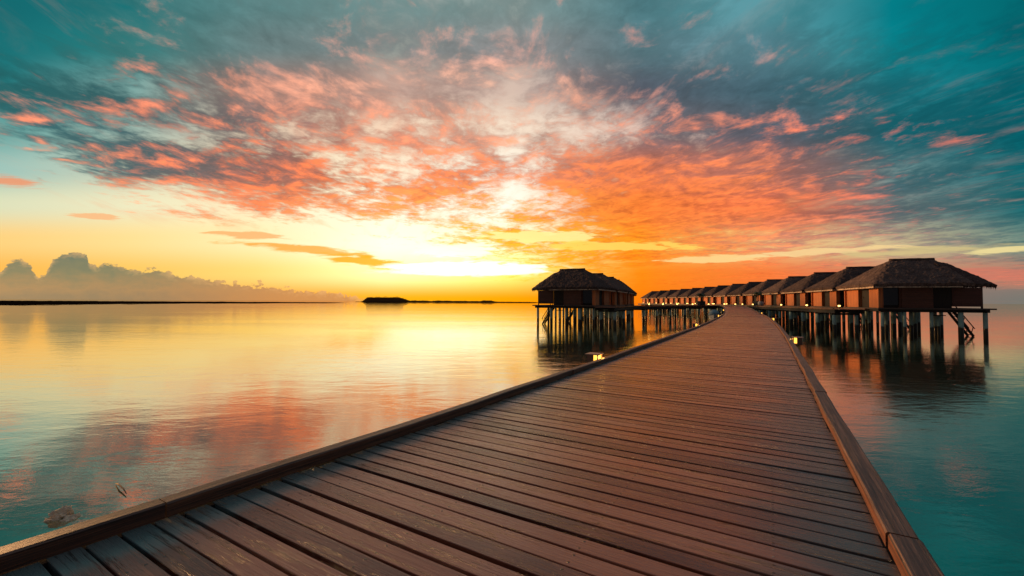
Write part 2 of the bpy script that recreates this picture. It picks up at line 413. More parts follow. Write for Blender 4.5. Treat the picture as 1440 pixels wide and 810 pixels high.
M = dict(
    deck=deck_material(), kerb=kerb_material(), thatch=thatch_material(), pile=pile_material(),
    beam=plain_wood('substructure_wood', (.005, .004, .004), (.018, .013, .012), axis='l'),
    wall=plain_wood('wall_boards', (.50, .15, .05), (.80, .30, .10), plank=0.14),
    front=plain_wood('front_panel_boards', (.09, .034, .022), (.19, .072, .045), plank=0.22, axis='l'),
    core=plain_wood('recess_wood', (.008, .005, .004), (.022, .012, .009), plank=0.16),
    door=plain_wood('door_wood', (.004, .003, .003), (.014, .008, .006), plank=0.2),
    screen=plain_wood('screen_slats', (.08, .03, .024), (.16, .06, .042), plank=0.12, axis='l'),
    trim=plain_wood('pale_eave_wood', (.50, .36, .26), (.72, .56, .42), axis='l'),
    floor=plain_wood('platform_wood', (.045, .030, .026), (.13, .09, .075), plank=0.15, axis='l'),
    glass=flat('dark_glass', (.010, .012, .014), 0.08),
    metal=flat('lantern_metal', (.16, .09, .065), 0.5),
    cap=flat('lantern_cap_metal', (.36, .24, .20), 0.42),
    glow=flat('lantern_glow', (.8, .5, .2), 0.4, (1.0, .47, .06), 2.6),
    spot=flat('path_light_glow', (.9, .7, .4), 0.4, (1.0, .56, .14), 5.0),
    planter=flat('planter_clay', (.030, .034, .034), 0.7),
    urn=flat('glazed_urn', (.38, .40, .40), 0.35),
    frond=flat('palm_leaf', (.045, .070, .022), 0.6),
    trunk=flat('palm_stem', (.12, .085, .055), 0.9),
    hull=flat('boat_hull', (.55, .60, .62), 0.4),
    tarp=flat('boat_cover', (.16, .28, .34), 0.6),
    rock=flat('coral_rock', (.75, .62, .46), 0.9, var=.6),
    wood=flat('driftwood', (.30, .22, .14), 0.9),
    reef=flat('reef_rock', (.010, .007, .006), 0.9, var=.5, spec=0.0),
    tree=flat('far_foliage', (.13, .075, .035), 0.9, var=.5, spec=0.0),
    bloom=flat('flower_petals', (.40, .10, .12), 0.7),
)

# ------------------------------------------------------------------ mesh helpers
def obj(name, bm, m, parent=None, smooth_=False, recalc=True):
    if recalc: bmesh.ops.recalc_face_normals(bm, faces=bm.faces)
    me = bpy.data.meshes.new(name); bm.to_mesh(me); bm.free()
    if smooth_:
        for p in me.polygons: p.use_smooth = True
    me.materials.append(m)
    o = bpy.data.objects.new(name, me); COL.objects.link(o)
    if parent: o.parent = parent
    return o
def empty(name, loc=(0, 0, 0), rz=0.0):
    o = bpy.data.objects.new(name, None); COL.objects.link(o)
    o.location = loc; o.rotation_euler = (0, 0, rz); o.empty_display_size = .3
    return o
def tag(o, label=None, cat=None, group=None, kind=None):
    if label: o['label'] = label
    if cat: o['category'] = cat
    if group: o['group'] = group
    if kind: o['kind'] = kind
    return o
def box(bm, x0, x1, y0, y1, z0, z1, bev=0.0):
    vs_ = [bm.verts.new(p) for p in ((x0,y0,z0),(x1,y0,z0),(x1,y1,z0),(x0,y1,z0),(x0,y0,z1),(x1,y0,z1),(x1,y1,z1),(x0,y1,z1))]
    fs = [bm.faces.new([vs_[i] for i in q]) for q in ((3,2,1,0),(4,5,6,7),(0,1,5,4),(1,2,6,5),(2,3,7,6),(3,0,4,7))]
    if bev:
        es = list({e for f in fs for e in f.edges})
        bmesh.ops.bevel(bm, geom=es, offset=bev, segments=2, affect='EDGES')
def bar(bm, a, b, w, h):
    a, b = Vector(a), Vector(b); d = (b - a).normalized()
    s = d.cross(Vector((0, 0, 1)))
    s = s.normalized() if s.length > 1e-4 else Vector((1, 0, 0))
    t = s.cross(d)
    vs_ = []
    for p in (a, b):
        for i, j in ((-1,-1),(1,-1),(1,1),(-1,1)):
            vs_.append(bm.verts.new(p + s * (w / 2 * i) + t * (h / 2 * j)))
    for q in ((0,1,2,3),(7,6,5,4),(0,4,5,1),(1,5,6,2),(2,6,7,3),(3,7,4,0)):
        bm.faces.new([vs_[i] for i in q])
def tube(bm, pts, rads, seg=12, cap=True):
    pts = [Vector(p) for p in pts]; rings = []
    for i, p in enumerate(pts):
        d = (pts[min(i + 1, len(pts) - 1)] - pts[max(i - 1, 0)]).normalized()
        s = d.cross(Vector((0, 1, 0))) if abs(d.z) > .9 else d.cross(Vector((0, 0, 1)))
        s.normalize(); t = s.cross(d)
        r = rads[i] if isinstance(rads, (list, tuple)) else rads
        rings.append([bm.verts.new(p + s * (r * math.cos(k * 2 * math.pi / seg)) + t * (r * math.sin(k * 2 * math.pi / seg))) for k in range(seg)])
    for A, B in zip(rings, rings[1:]):
        for k in range(seg):
            bm.faces.new((A[k], A[(k + 1) % seg], B[(k + 1) % seg], B[k]))
    if cap:
        bm.faces.new(rings[0][::-1]); bm.faces.new(rings[-1])
def copy_tree(o, parent=None):
    c = o.copy(); COL.objects.link(c)
    if parent: c.parent = parent
    for ch in list(o.children): copy_tree(ch, c)
    return c

# ------------------------------------------------------------------ water and sea bed
def build_water():
    bm = bmesh.new()
    L = 12000
    # fan of rings so that the sheet is fine near the camera and reaches the horizon
    vs_ = [bm.verts.new(p) for p in ((-L, -200, 0), (L, -200, 0), (L, L, 0), (-L, L, 0))]
    bm.faces.new(vs_)
    m = bpy.data.materials.new('lagoon_water'); m.use_nodes = True
    nt = m.node_tree; nt.nodes.clear(); S.nt = nt
    pos = world_pos(nt)
    x, y, z = sep(pos)
    dist = S.m('SQRT', x * x + y * y + 10.0)
    w1 = noise(xyz(x * 0.55, y * 1.15, 0.0), 0.9, 3, 0.5, 0.6)
    w2 = noise(xyz(x * 0.8 + 4.0, y * 1.9, 3.0), 2.6, 4, 0.55, 0.5)
    w3 = noise(xyz(x, y * 1.4, 7.0), 11.0, 3, 0.5)
    calm = smooth(noise(xyz(x * 0.02, y * 0.07, 0.0), 1.0, 3, 0.5), 0.40, 0.62, 0.55, 1.25)
    h = (w1 * 0.055 + w2 * 0.016 + w3 * 0.0052) * calm
    bp = nt.nodes.new('ShaderNodeBump'); bp.inputs['Distance'].default_value = 1.0
    nt.links.new(h.s, bp.inputs['Height'])
    nt.links.new(smooth(dist, 4.0, 120.0, 0.30, 0.22).s, bp.inputs['Strength'])
    gl = nt.nodes.new('ShaderNodeBsdfGlossy'); gl.inputs['Roughness'].default_value = 0.0
    gl.inputs['Color'].default_value = (1, .91, .76, 1)
    nt.links.new(bp.outputs[0], gl.inputs['Normal'])
    tr = nt.nodes.new('ShaderNodeBsdfTransparent'); tr.inputs[0].default_value = (.74, .94, .84, 1)
    lw = nt.nodes.new('ShaderNodeLayerWeight'); lw.inputs['Blend'].default_value = .5
    nt.links.new(bp.outputs[0], lw.inputs['Normal'])
    fac = S.m('POWER', S(lw.outputs['Facing']), 1.6) * 0.92 + 0.06
    mx = nt.nodes.new('ShaderNodeMixShader')
    nt.links.new(fac.s, mx.inputs[0]); nt.links.new(tr.outputs[0], mx.inputs[1]); nt.links.new(gl.outputs[0], mx.inputs[2])
    out = nt.nodes.new('ShaderNodeOutputMaterial'); nt.links.new(mx.outputs[0], out.inputs[0])
    o = obj('water', bm, m); tag(o, kind='structure')
    # sandy lagoon bed with darker coral patches
    bm = bmesh.new()
    n = 60
    grid = {}
    xs = [-12000, -2000, -400] + [-100 + 200 * i / n for i in range(n + 1)] + [400, 2000, 12000]
    ys = [-200, -60] + [-20 + 200 * i / n for i in range(n + 1)] + [400, 2000, 12000]
    for i, xx in enumerate(xs):
        for j, yy in enumerate(ys):
            zz = -1.0 + .28 * (mnoise.noise(Vector((xx * .12, yy * .12, 0))) + .5 * mnoise.noise(Vector((xx * .4, yy * .4, 2))))
            grid[i, j] = bm.verts.new((xx, yy, zz))
    for i in range(len(xs) - 1):
        for j in range(len(ys) - 1):
            bm.faces.new((grid[i, j], grid[i + 1, j], grid[i + 1, j + 1], grid[i, j + 1]))
    m, nt, b = mat('lagoon_bed_sand')
    P = world_pos(nt)
    a = noise(P, 0.22, 5, 0.6, 0.5); c = noise(P, 1.9, 5, 0.65, 0.4); d = noise(P, 7.0, 4, 0.6)
    col = mixc(c, (.075, .115, .082), (.15, .195, .14))
    col = mixc(smooth(a * 0.7 + c * 0.3, 0.47, 0.62) * 0.8, col, mixc(d, (.008, .026, .024), (.022, .062, .048)))
    col = mixc(smooth(d * 0.5 + c * 0.5, 0.60, 0.66) * 0.6, col, (.02, .035, .030))
    setc(nt, b, 'Base Color', col); setc(nt, b, 'Roughness', 0.95)
    o = obj('seabed', bm, m, smooth_=True); tag(o, kind='structure')
build_water()

# ------------------------------------------------------------------ boardwalk course
HALF = 1.78
class Course:
    def __init__(self, x, y, head, z, s0, s1, ds=0.05):
        self.S, self.P, self.H, self.Z = [], [], [], []
        # integrate forwards and backwards from s = 0
        def run(sgn, n):
            px, py = x, y; res = []
            for i in range(n):
                s = sgn * i * ds
                h = head(s); res.append((s, px, py, h, z(s)))
                px += sgn * math.sin(h) * ds; py += sgn * math.cos(h) * ds
            return res
        b = run(-1, int(-s0 / ds) + 1)[::-1][:-1] if s0 < 0 else []
        self.r = b + run(1, int(s1 / ds) + 2); self.ds = ds; self.s0 = self.r[0][0]
    def at(self, s, off=0.0, dz=0.0):
        f = (s - self.s0) / self.ds
        i = max(0, min(len(self.r) - 2, int(f))); t = f - i
        A, B = self.r[i], self.r[i + 1]
        x, y, h, z = (A[k] + (B[k] - A[k]) * t for k in (1, 2, 3, 4))
        return Vector((x + math.cos(h) * off, y - math.sin(h) * off, z + dz))
    def head(self, s):
        i = max(0, min(len(self.r) - 1, int(round((s - self.s0) / self.ds))))
        return self.r[i][3]
def sstep(t):
    t = max(0, min(1, t)); return t * t * (3 - 2 * t)
WALK_END = 94.0
walk = Course(-1.067, .641, lambda s: R(31) - max(0, s - 13) * 0.00150, lambda s: 1.9 + .62 * sstep((s - 52) / 44.0), -4.0, 130)

def sweep(bm, course, s0, s1, step, o0, o1, z0, z1, uvl=None, tl=None, tint=None, endcap=True, bev=0.0, wob=0.0, seed=0):
    """a beam of rectangular section (top edges eased) that follows the course"""
    n = max(1, int(math.ceil((s1 - s0) / step)))
    prof = [(o0, z0), (o1, z0), (o1, z1 - bev), (o1 - bev, z1), (o0 + bev, z1), (o0, z1 - bev)] if bev else [(o0, z0), (o1, z0), (o1, z1), (o0, z1)]
    per = [0.0]
    for a, b in zip(prof, prof[1:] + prof[:1]): per.append(per[-1] + math.hypot(b[0] - a[0], b[1] - a[1]))
    rings = []; ss = []
    for i in range(n + 1):
        s = s0 + (s1 - s0) * i / n; ss.append(s)
        w = wob * mnoise.noise(Vector((s * .9, seed, 0))) if wob else 0
        wz = wob * .6 * mnoise.noise(Vector((s * .7, seed, 9))) if wob else 0
        rings.append([bm.verts.new(course.at(s, o + w, z + wz)) for o, z in prof])
    k = len(prof); fs = []
    for i in range(n):
        A, B = rings[i], rings[i + 1]
        for j in range(k):
            f = bm.faces.new((A[j], A[(j + 1) % k], B[(j + 1) % k], B[j])); fs.append((f, ss[i], ss[i + 1], per[j], per[j + 1]))
            if uvl:
                for lp, uv in zip(f.loops, ((ss[i], per[j]), (ss[i], per[j + 1]), (ss[i + 1], per[j + 1]), (ss[i + 1], per[j]))): lp[uvl].uv = uv
    if endcap:
        for ring in (rings[0], rings[-1][::-1]):
            f = bm.faces.new(ring)
            if uvl:
                for lp, p in zip(f.loops, prof): lp[uvl].uv = (s0 + p[0], p[1])
            fs.append((f, 0, 0, 0, 0))
    if tl:
        for f, *_ in fs:
            for lp in f.loops: lp[tl] = tint
def planks(bm, course, s0, s1, half, pitch, thick=0.045, fine_to=14.0, left=None, right=None):
    uvl = bm.loops.layers.uv.new('UVMap'); tl = bm.loops.layers.float_color.new('tint')
    s = s0; i = 0
    while s < s1:
        gap = rnd.choice((.016, .018, .019, .020, .022, .027))
        wdt = pitch - gap
        tint = (rnd.random(), rnd.random(), rnd.random(), s)
        lo = -(left(s) if left else half) - .002 + rnd.uniform(0, .028)
        hi = (right(s) if right else half) + .002 - rnd.uniform(0, .032)
        near = s < fine_to
        n = 16 if near else (6 if s < 45 else 3)
        tilt = rnd.uniform(-.0035, .0035); dzz = rnd.uniform(-.003, .003)
        warp = rnd.uniform(.2, 1.0)
        prof = [(0, -thick), (0, -.003), (.0025, 0), (wdt - .0025, 0), (wdt, -.003), (wdt, -thick)]
        rings = []
        for k in range(n + 1):
            u = lo + (hi - lo) * k / n
            w = .004 * warp * mnoise.noise(Vector((u * 1.1, i * 3.7, 0))) if near else 0
            zz = dzz + .003 * mnoise.noise(Vector((u * .9, i * 2.3, 5)))
            rings.append([bm.verts.new(course.at(s + a + w + tilt * u, u, b + zz + (a - wdt / 2) * tilt * 2)) for a, b in prof])
        m_ = len(prof)
        for k in range(n):
            ua, ub = lo + (hi - lo) * k / n, lo + (hi - lo) * (k + 1) / n
            for j in range(m_):
                if j == m_ - 1 and not near: continue
                f = bm.faces.new((rings[k][j], rings[k][(j + 1) % m_], rings[k + 1][(j + 1) % m_], rings[k + 1][j]))
                va, vb = prof[j], prof[(j + 1) % m_]
                A = va[0] - wdt / 2 + (va[1] if va[0] < .01 else -va[1]); B = vb[0] - wdt / 2 + (vb[1] if vb[0] < .01 else -vb[1])
                for lp, uv in zip(f.loops, ((ua, A), (ua, B), (ub, B), (ub, A))): lp[uvl].uv = uv; lp[tl] = tint
        for ring in (rings[0], rings[-1][::-1]):
            f = bm.faces.new(ring)
            for lp in f.loops: lp[uvl].uv = (lo, 0); lp[tl] = tint
        s += pitch; i += 1
def kerb_beams(course, s0, s1, o0, o1, z0, z1, root, length=4.0, step=.5, phase=0.0):
    a = s0
    b = s0 + length - phase
    while a < s1 - .3:
        b = min(b, s1)
        bm = bmesh.new(); uvl = bm.loops.layers.uv.new('UVMap'); tl = bm.loops.layers.float_color.new('tint')
        lift = rnd.uniform(-.007, .007); sh = rnd.uniform(-.006, .006)
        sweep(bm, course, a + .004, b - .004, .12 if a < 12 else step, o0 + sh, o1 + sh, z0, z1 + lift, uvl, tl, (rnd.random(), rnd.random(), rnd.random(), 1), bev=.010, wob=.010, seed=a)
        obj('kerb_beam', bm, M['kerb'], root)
        a, b = b, b + length * rnd.uniform(.7, 1.1)
def pile_bm(r, top, bottom=-1.35, seg=14):
    bm = bmesh.new()
    n = 6
    pts = [(0, 0, bottom + (top - bottom) * i / n) for i in range(n + 1)]
    tube(bm, pts, [r * (1 + .05 * mnoise.noise(Vector((i * .9, r * 9, 0)))) for i in range(n + 1)], seg)
    return bm

bw = empty('boardwalk')
tag(bw, 'long reddish brown plank boardwalk curving out over the lagoon between low timber kerbs', 'boardwalk')
bm = bmesh.new()
# the left edge flares into the cross jetty at the far end
FL = 88.0
def flare(s): return HALF + (2.6 * ((s - FL) / (WALK_END - FL)) ** 2.2 if s > FL else 0) + .15 * max(0, 1 - (s + .5) / 4.5) ** 1.4
class Flare:
    def at(self, s, off=0, dz=0): return walk.at(s, -flare(s) + (off + HALF), dz)
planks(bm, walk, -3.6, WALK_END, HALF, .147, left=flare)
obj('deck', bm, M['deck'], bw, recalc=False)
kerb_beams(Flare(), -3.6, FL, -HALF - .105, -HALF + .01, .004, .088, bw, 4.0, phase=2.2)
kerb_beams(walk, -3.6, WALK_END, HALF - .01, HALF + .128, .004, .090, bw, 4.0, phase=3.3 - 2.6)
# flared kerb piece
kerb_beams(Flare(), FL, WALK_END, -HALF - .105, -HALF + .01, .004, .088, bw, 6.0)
# fixing rail under each kerb, edge stringers, joists, cross heads and piles
for sd_ in (-1, 1):
    bm = bmesh.new()
    a, b = sorted((sd_ * (HALF - .04), sd_ * (HALF + .11)))
    sweep(bm, Flare() if sd_ < 0 else walk, -3.6, WALK_END, .8, a, b, -.051, -.007)
    obj('kerb_rail', bm, M['beam'], bw)
    bm = bmesh.new()
    a, b = sorted((sd_ * (HALF + .003), sd_ * (HALF - .10)))
    sweep(bm, Flare() if sd_ < 0 else walk, -3.6, WALK_END, .8, a, b, -.26, -.053)
    obj('edge_stringer', bm, M['beam'], bw)
bm = bmesh.new()
for o in (-1.32, -.88, -.44, 0, .44, .88, 1.32):
    sweep(bm, walk, -3.6, WALK_END, 1.0, o - .035, o + .035, -.24, -.049)
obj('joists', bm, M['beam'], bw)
s = 1.0
while s < WALK_END:
    bm = bmesh.new()
    h = walk.head(s)
    bar(bm, walk.at(s, -HALF + .1, -.36), walk.at(s, HALF - .1, -.36), .16, .2)
    obj('cross_head', bm, M['beam'], bw)
    for sd_ in (-1, 1):
        p = walk.at(s, sd_ * 1.35)
        o = obj('pile', pile_bm(.16, p.z - .46), M['pile'], bw, True); o.location = (p.x, p.y, 0)
    s += 4.0

# ------------------------------------------------------------------ kerb lanterns
def make_lantern():
    t = empty('kerb_lantern')
    bm = bmesh.new()    # x+ faces the walk
    box(bm, -.20, -.03, -.17, .17, -.12, .17, .006)
    box(bm, .07, .10, -.17, -.14, -.12, .17); box(bm, .07, .10, .14, .17, -.12, .17)
    obj('housing', bm, M['metal'], t)
    bm = bmesh.new(); box(bm, -.03, .07, -.14, .14, -.06, .165); obj('lamp_lens', bm, M['glow'], t)
    bm = bmesh.new(); box(bm, -.25, .13, -.20, .20, .173, .198, .004); obj('cap', bm, M['cap'], t)
    bm = bmesh.new(); bar(bm, (-.10, 0, -.14), (.28, 0, -.14), .08, .05); obj('bracket', bm, M['beam'], t)
    l = bpy.data.objects.new('bulb', bpy.data.lights.new('bulb', 'POINT')); COL.objects.link(l); l.parent = t
    l.data.energy = 3.0; l.data.color = (1, .5, .12); l.data.shadow_soft_size = .04; l.location = (.17, 0, .09)
    return t
lan0 = make_lantern()
ORD = ['first', 'second', 'third', 'fourth', 'fifth', 'sixth', 'seventh', 'eighth', 'ninth', 'tenth', 'eleventh', 'twelfth', 'thirteenth', 'fourteenth', 'fifteenth', 'sixteenth']
used = [False]
def put_lantern(s, side, label):
    o = copy_tree(lan0) if used[0] else lan0
    used[0] = True
    p = walk.at(s, side * (HALF + .25))
    h = walk.head(s)
    o.location = p; o.rotation_euler = (0, 0, -h + (math.pi if side > 0 else 0)); o.scale = (.85, .85, .8)
    tag(o, label, 'lantern', 'box lanterns along the boardwalk kerbs')
def s_at_px(px, py, off, dz):
    """arc length where the walk's line at this offset comes nearest to a height in the photo"""
    best = min((abs(3.2 - (walk.at(k * .1, off).z + dz) - (py - 424 - (px - 720) * .0047) / FPX * walk.at(k * .1, off).y), k * .1) for k in range(20, 930))
    return best[1]
left_l = [(838, 500), (976, 456), (1003, 443.5), (1010, 435.5)]
right_l = [(1107, 476), (1085, 448), (1070, 440)]
for i, (px, py) in enumerate(left_l):
    put_lantern(s_at_px(px, py, -HALF - .3, .10), -1, ['big lit box lantern outside left boardwalk kerb, the one nearest the camera',
        'second lit box lantern along left boardwalk kerb, halfway to the bend', 'third lit box lantern along left boardwalk kerb, by the white dinghy', 'last lit box lantern along left boardwalk kerb, at the flared end'][i])
for i, (px, py) in enumerate(right_l):
    put_lantern(s_at_px(px, py, HALF + .3, .10), 1, ['lit box lantern outside right boardwalk kerb, the one nearest the camera',
        'second box lantern along right boardwalk kerb, between two other lit ones', 'farthest lit box lantern along right boardwalk kerb, close to the jetty'][i])

# ------------------------------------------------------------------ villas
FLOOR = 2.75
def make_villa(mir):
    """u = outwards over the lagoon, v = along the row away from the camera; mirrored for the row on the left"""
    sg = -1.0 if mir else 1.0
    t = empty('water_villa')
    def bx(bm, u0, u1, v0, v1, z0, z1, bev=0.0):
        a, b = sorted((u0 * sg, u1 * sg)); box(bm, a, b, v0, v1, z0, z1, bev)
    def P(u, v, z): return (u * sg, v, z)
    def part(name, m, *boxes, parent=t):
        bm = bmesh.new()
        for b in boxes: bx(bm, *b)
        return obj(name, bm, m, parent)
    part('floor_platform', M['floor'], (-4.45, 4.6, -4.3, 4.3, -.14, 0))
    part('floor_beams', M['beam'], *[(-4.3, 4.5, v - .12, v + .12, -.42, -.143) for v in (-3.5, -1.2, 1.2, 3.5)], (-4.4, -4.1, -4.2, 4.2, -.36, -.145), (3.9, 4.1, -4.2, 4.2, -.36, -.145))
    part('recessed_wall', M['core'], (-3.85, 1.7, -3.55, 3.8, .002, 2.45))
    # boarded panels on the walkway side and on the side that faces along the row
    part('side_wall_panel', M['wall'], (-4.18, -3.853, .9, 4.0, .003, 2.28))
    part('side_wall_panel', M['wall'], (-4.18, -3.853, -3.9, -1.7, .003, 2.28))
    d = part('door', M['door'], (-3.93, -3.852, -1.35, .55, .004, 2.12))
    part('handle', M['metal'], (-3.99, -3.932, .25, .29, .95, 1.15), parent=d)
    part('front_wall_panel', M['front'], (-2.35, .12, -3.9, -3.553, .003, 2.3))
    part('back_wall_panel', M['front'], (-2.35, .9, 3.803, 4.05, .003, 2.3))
    w = part('window', M['front'], (-4.05, -3.98, -3.82, -3.553, .004, 2.2), (-2.5, -2.36, -3.80, -3.554, .004, 2.2), (-3.978, -2.502, -3.80, -3.556, 2.06, 2.2))
    part('pane', M['glass'], (-3.978, -2.502, -3.66, -3.62, .25, 2.058), parent=w)
    part('corner_post', M['wall'], (-4.36, -4.20, -4.16, -4.0, .002, 2.3))
    part('corner_post', M['wall'], (-4.36, -4.20, 4.0, 4.16, .002, 2.3))
    part('corner_post', M['front'], (4.05, 4.17, -3.3, -3.18, .002, 2.25))
    part('corner_post', M['front'], (4.05, 4.17, 3.1, 3.22, .002, 2.25))
    part('verandah_screen', M['screen'], (1.75, 4.03, -3.52, -3.44, .16, 1.98), (3.96, 4.04, -3.438, 2.2, .16, 1.98))
    part('eave_beam', M['trim'], (-4.93, -4.80, -4.6, 4.6, 1.98, 2.13), (-4.798, 2.0, -4.66, -4.54, 2.0, 2.12))
    # thatched roof: height field with rounded ridges, ragged eaves
    def smin(vals, k=.16):
        return -k * math.log(sum(math.exp(-x / k) for x in vals))
    def roof(name, u0, u1, v0, v1, fz, seed, res=.2):
        bm = bmesh.new()
        nu, nv = int(round((u1 - u0) / res)), int(round((v1 - v0) / res))
        g, lo = {}, {}
        for i in range(nu + 1):
            for j in range(nv + 1):
                u, v = u0 + (u1 - u0) * i / nu, v0 + (v1 - v0) * j / nv
                edge = i in (0, nu) or j in (0, nv)
                nz = (.09 if 'ver' not in name else .07) * mnoise.noise(Vector((u * 2.2, v * 2.2, seed))) + .08 * mnoise.noise(Vector((u * 6, v * 6, seed + 3))) + .035 * mnoise.noise(Vector((u * .8, v * .8, seed + 8)))
                z = fz(u, v) + nz
                uu = u + (rnd.uniform(-.05, .05) if edge else 0); v_ = v + (rnd.uniform(-.05, .05) if edge else 0)
                g[i, j] = bm.verts.new(P(uu, v_, z)); lo[i, j] = bm.verts.new(P(uu * .985, v_ * .985, z - .26 + (rnd.uniform(-.05, .05) if edge else 0)))
        for i in range(nu):
            for j in range(nv):
                bm.faces.new((g[i, j], g[i + 1, j], g[i + 1, j + 1], g[i, j + 1]))
                bm.faces.new((lo[i, j + 1], lo[i + 1, j + 1], lo[i + 1, j], lo[i, j]))
        rim = [(i, 0) for i in range(nu)] + [(nu, j) for j in range(nv)] + [(i, nv) for i in range(nu, 0, -1)] + [(0, j) for j in range(nv, 0, -1)]
        for a, b in zip(rim, rim[1:] + rim[:1]):
            bm.faces.new((g[a], lo[a], lo[b], g[b]))
            # hanging straw along the rim
            A, B = lo[a].co, lo[b].co
            n = 5
            for k in range(n):
                p0 = A.lerp(B, (k + rnd.uniform(0, .3)) / n); p1 = A.lerp(B, (k + rnd.uniform(.7, 1.1)) / n)
                dn = Vector((rnd.uniform(-.04, .04), rnd.uniform(-.04, .04), -rnd.uniform(.03, .26)))
                top = Vector((0, 0, .06))
                q = [bm.verts.new(x) for x in (p0 + top, p1 + top, p1.lerp(p0, .3) + dn, p0.lerp(p1, .3) + dn * .8)]
                bm.faces.new(q)
        bmesh.ops.recalc_face_normals(bm, faces=bm.faces)
        return obj(name, bm, M['thatch'], t, recalc=False)
    def main(u, v):
        zl = 2.42 + (u + 5.0) * .845
        zr = 2.42 + (2.95 - u) * 3.2
        zf = 2.42 + (v + 4.75) * .60; zb = 2.42 + (4.75 - v) * .60
        return smin([zl, zr, zf, zb, 5.16])
    roof('roof', -5.0, 2.95, -4.75, 4.75, main, 1)
    def ver(u, v):
        zr = 2.36 + (5.05 - u) * .97
        zf = 2.36 + (v + 3.65) * .95; zb = 2.36 + (3.65 - v) * .95
        return smin([zr, zf, zb, 4.75])
    roof('verandah_roof', 1.6, 5.05, -3.65, 3.65, ver, 5)
    # ridge roll
    bm = bmesh.new()
    tube(bm, [P(-1.65 + i * .42, 0, 5.06 + .03 * mnoise.noise(Vector((i * .8, 3, 0)))) for i in range(10)], [.20 + .03 * mnoise.noise(Vector((i * 1.7, 1, 0))) for i in range(10)], 10)
    obj('ridge_roll', bm, M['thatch'], t, True)
    # piles
    for u in (-3.9, -2.0, 0.1, 2.1, 4.2):
        for v in (-3.6, 0.2, 3.6):
            r = rnd.choice((.14, .17, .20, .25)) if u < 4 else .17
            o = obj('pile', pile_bm(r, -.42 + FLOOR, -1.35, 14), M['pile'], t, True)
            o.location = (u * sg + rnd.uniform(-.15, .15), v + rnd.uniform(-.2, .2), -FLOOR)
    # stair down to the lagoon with landing
    st = part('stair', M['beam'], (1.0, 1.75, -2.5, -1.6, -.78, -.70))
    bm = bmesh.new()
    for dv in (-2.45, -1.65):
        bar(bm, P(2.2, dv, -.1), P(3.85, dv, -2.75), .06, .22)
    for k in range(9):
        f = (k + .5) / 9; u_ = 2.2 + 1.65 * f; z_ = -.1 - 2.65 * f
        bx(bm, u_ - .13, u_ + .13, -2.42, -1.68, z_ - .02, z_ + .02)
    obj('flight', bm, M['beam'], st)
    bm = bmesh.new()
    for dv in (-2.45, -1.65):
        bar(bm, P(2.5, dv, .25), P(3.95, dv, -2.0), .05, .07)
        for f in (.1, .5, .9): bar(bm, P(2.25 + 1.6 * f, dv, -.2 - 2.5 * f), P(2.45 + 1.55 * f, dv, .3 - 2.35 * f), .05, .05)
    obj('handrail', bm, M['beam'], st)
    o = obj('pile', pile_bm(.13, FLOOR - .78), M['pile'], t, True); o.location = (1.38 * sg, -2.05, -FLOOR)
    return t
GR, GL = 'thatched water villas in the right-hand row', 'thatched water villas in the left-hand row'
def row_points(x, y, head, n, gap):
    res = []; s = 0; ds = .1; k = 0
    while len(res) < n:
        if s >= k * gap - 1e-6: res.append((x, y, head(s))); k += 1
        x += math.sin(head(s)) * ds; y += math.cos(head(s)) * ds; s += ds
    return res
hr = lambda s: R(19) * max(0, 1 - s / 118)
hl = lambda s: R(27) - s * R(.27)
right_row = row_points(42.3, 45.4, hr, 14, 10.8)
left_row = row_points(8.9, 61.4, hl, 6, 10.8)
vr, vl = make_villa(False), make_villa(True)
RL = ['largest thatched villa on tall piles at the open-water end of the right-hand row', ] + \
     ['%s thatched villa of the right-hand row, counted from its open-water end' % ORD[i] for i in range(1, 14)]
LL_ = ['reddish thatched villa at the near end of the left-hand row, against orange sky'] + \
      ['%s thatched villa of the left-hand row, counted from the near end' % ORD[i] for i in range(1, 6)]
for pts, proto, labs, grp in ((right_row, vr, RL, GR), (left_row, vl, LL_, GL)):
    for i, (x, y, h) in enumerate(pts):
        o = proto if i == 0 else copy_tree(proto)
        o.location = (x, y, FLOOR); o.rotation_euler = (0, 0, -h)
        tag(o, labs[i], 'villa', grp)

# ------------------------------------------------------------------ jetties
JZ = 2.52
class Poly:
    """smooth course through points"""
    def __init__(self, pts, z):
        self.p = [Vector((*p, 0)) for p in pts]; self.z = z
        n = 40; c = []
        q = [self.p[0] * 2 - self.p[1]] + self.p + [self.p[-1] * 2 - self.p[-2]]
        for i in range(1, len(q) - 2):
            for k in range(n):
                t = k / n; a, b, c_, d = q[i - 1], q[i], q[i + 1], q[i + 2]
                c.append(.5 * ((2 * b) + (c_ - a) * t + (2 * a - 5 * b + 4 * c_ - d) * t * t + (3 * b - a - 3 * c_ + d) * t ** 3))
        c.append(self.p[-1]); self.c = c
        self.l = [0]
        for a, b in zip(c, c[1:]): self.l.append(self.l[-1] + (b - a).length)
        self.len = self.l[-1]
    def at(self, s, off=0.0, dz=0.0):
        s = max(0, min(self.len - 1e-4, s))
        import bisect
        i = min(len(self.c) - 2, max(0, bisect.bisect_right(self.l, s) - 1))
        t = (s - self.l[i]) / max(1e-6, self.l[i + 1] - self.l[i])
        p = self.c[i].lerp(self.c[i + 1], t)
        def tg(k):
            k = max(1, min(len(self.c) - 2, k)); return (self.c[k + 1] - self.c[k - 1]).normalized()
        d = tg(i).lerp(tg(i + 1), t).normalized()
        return Vector((p.x + d.y * off, p.y - d.x * off, self.z + dz))
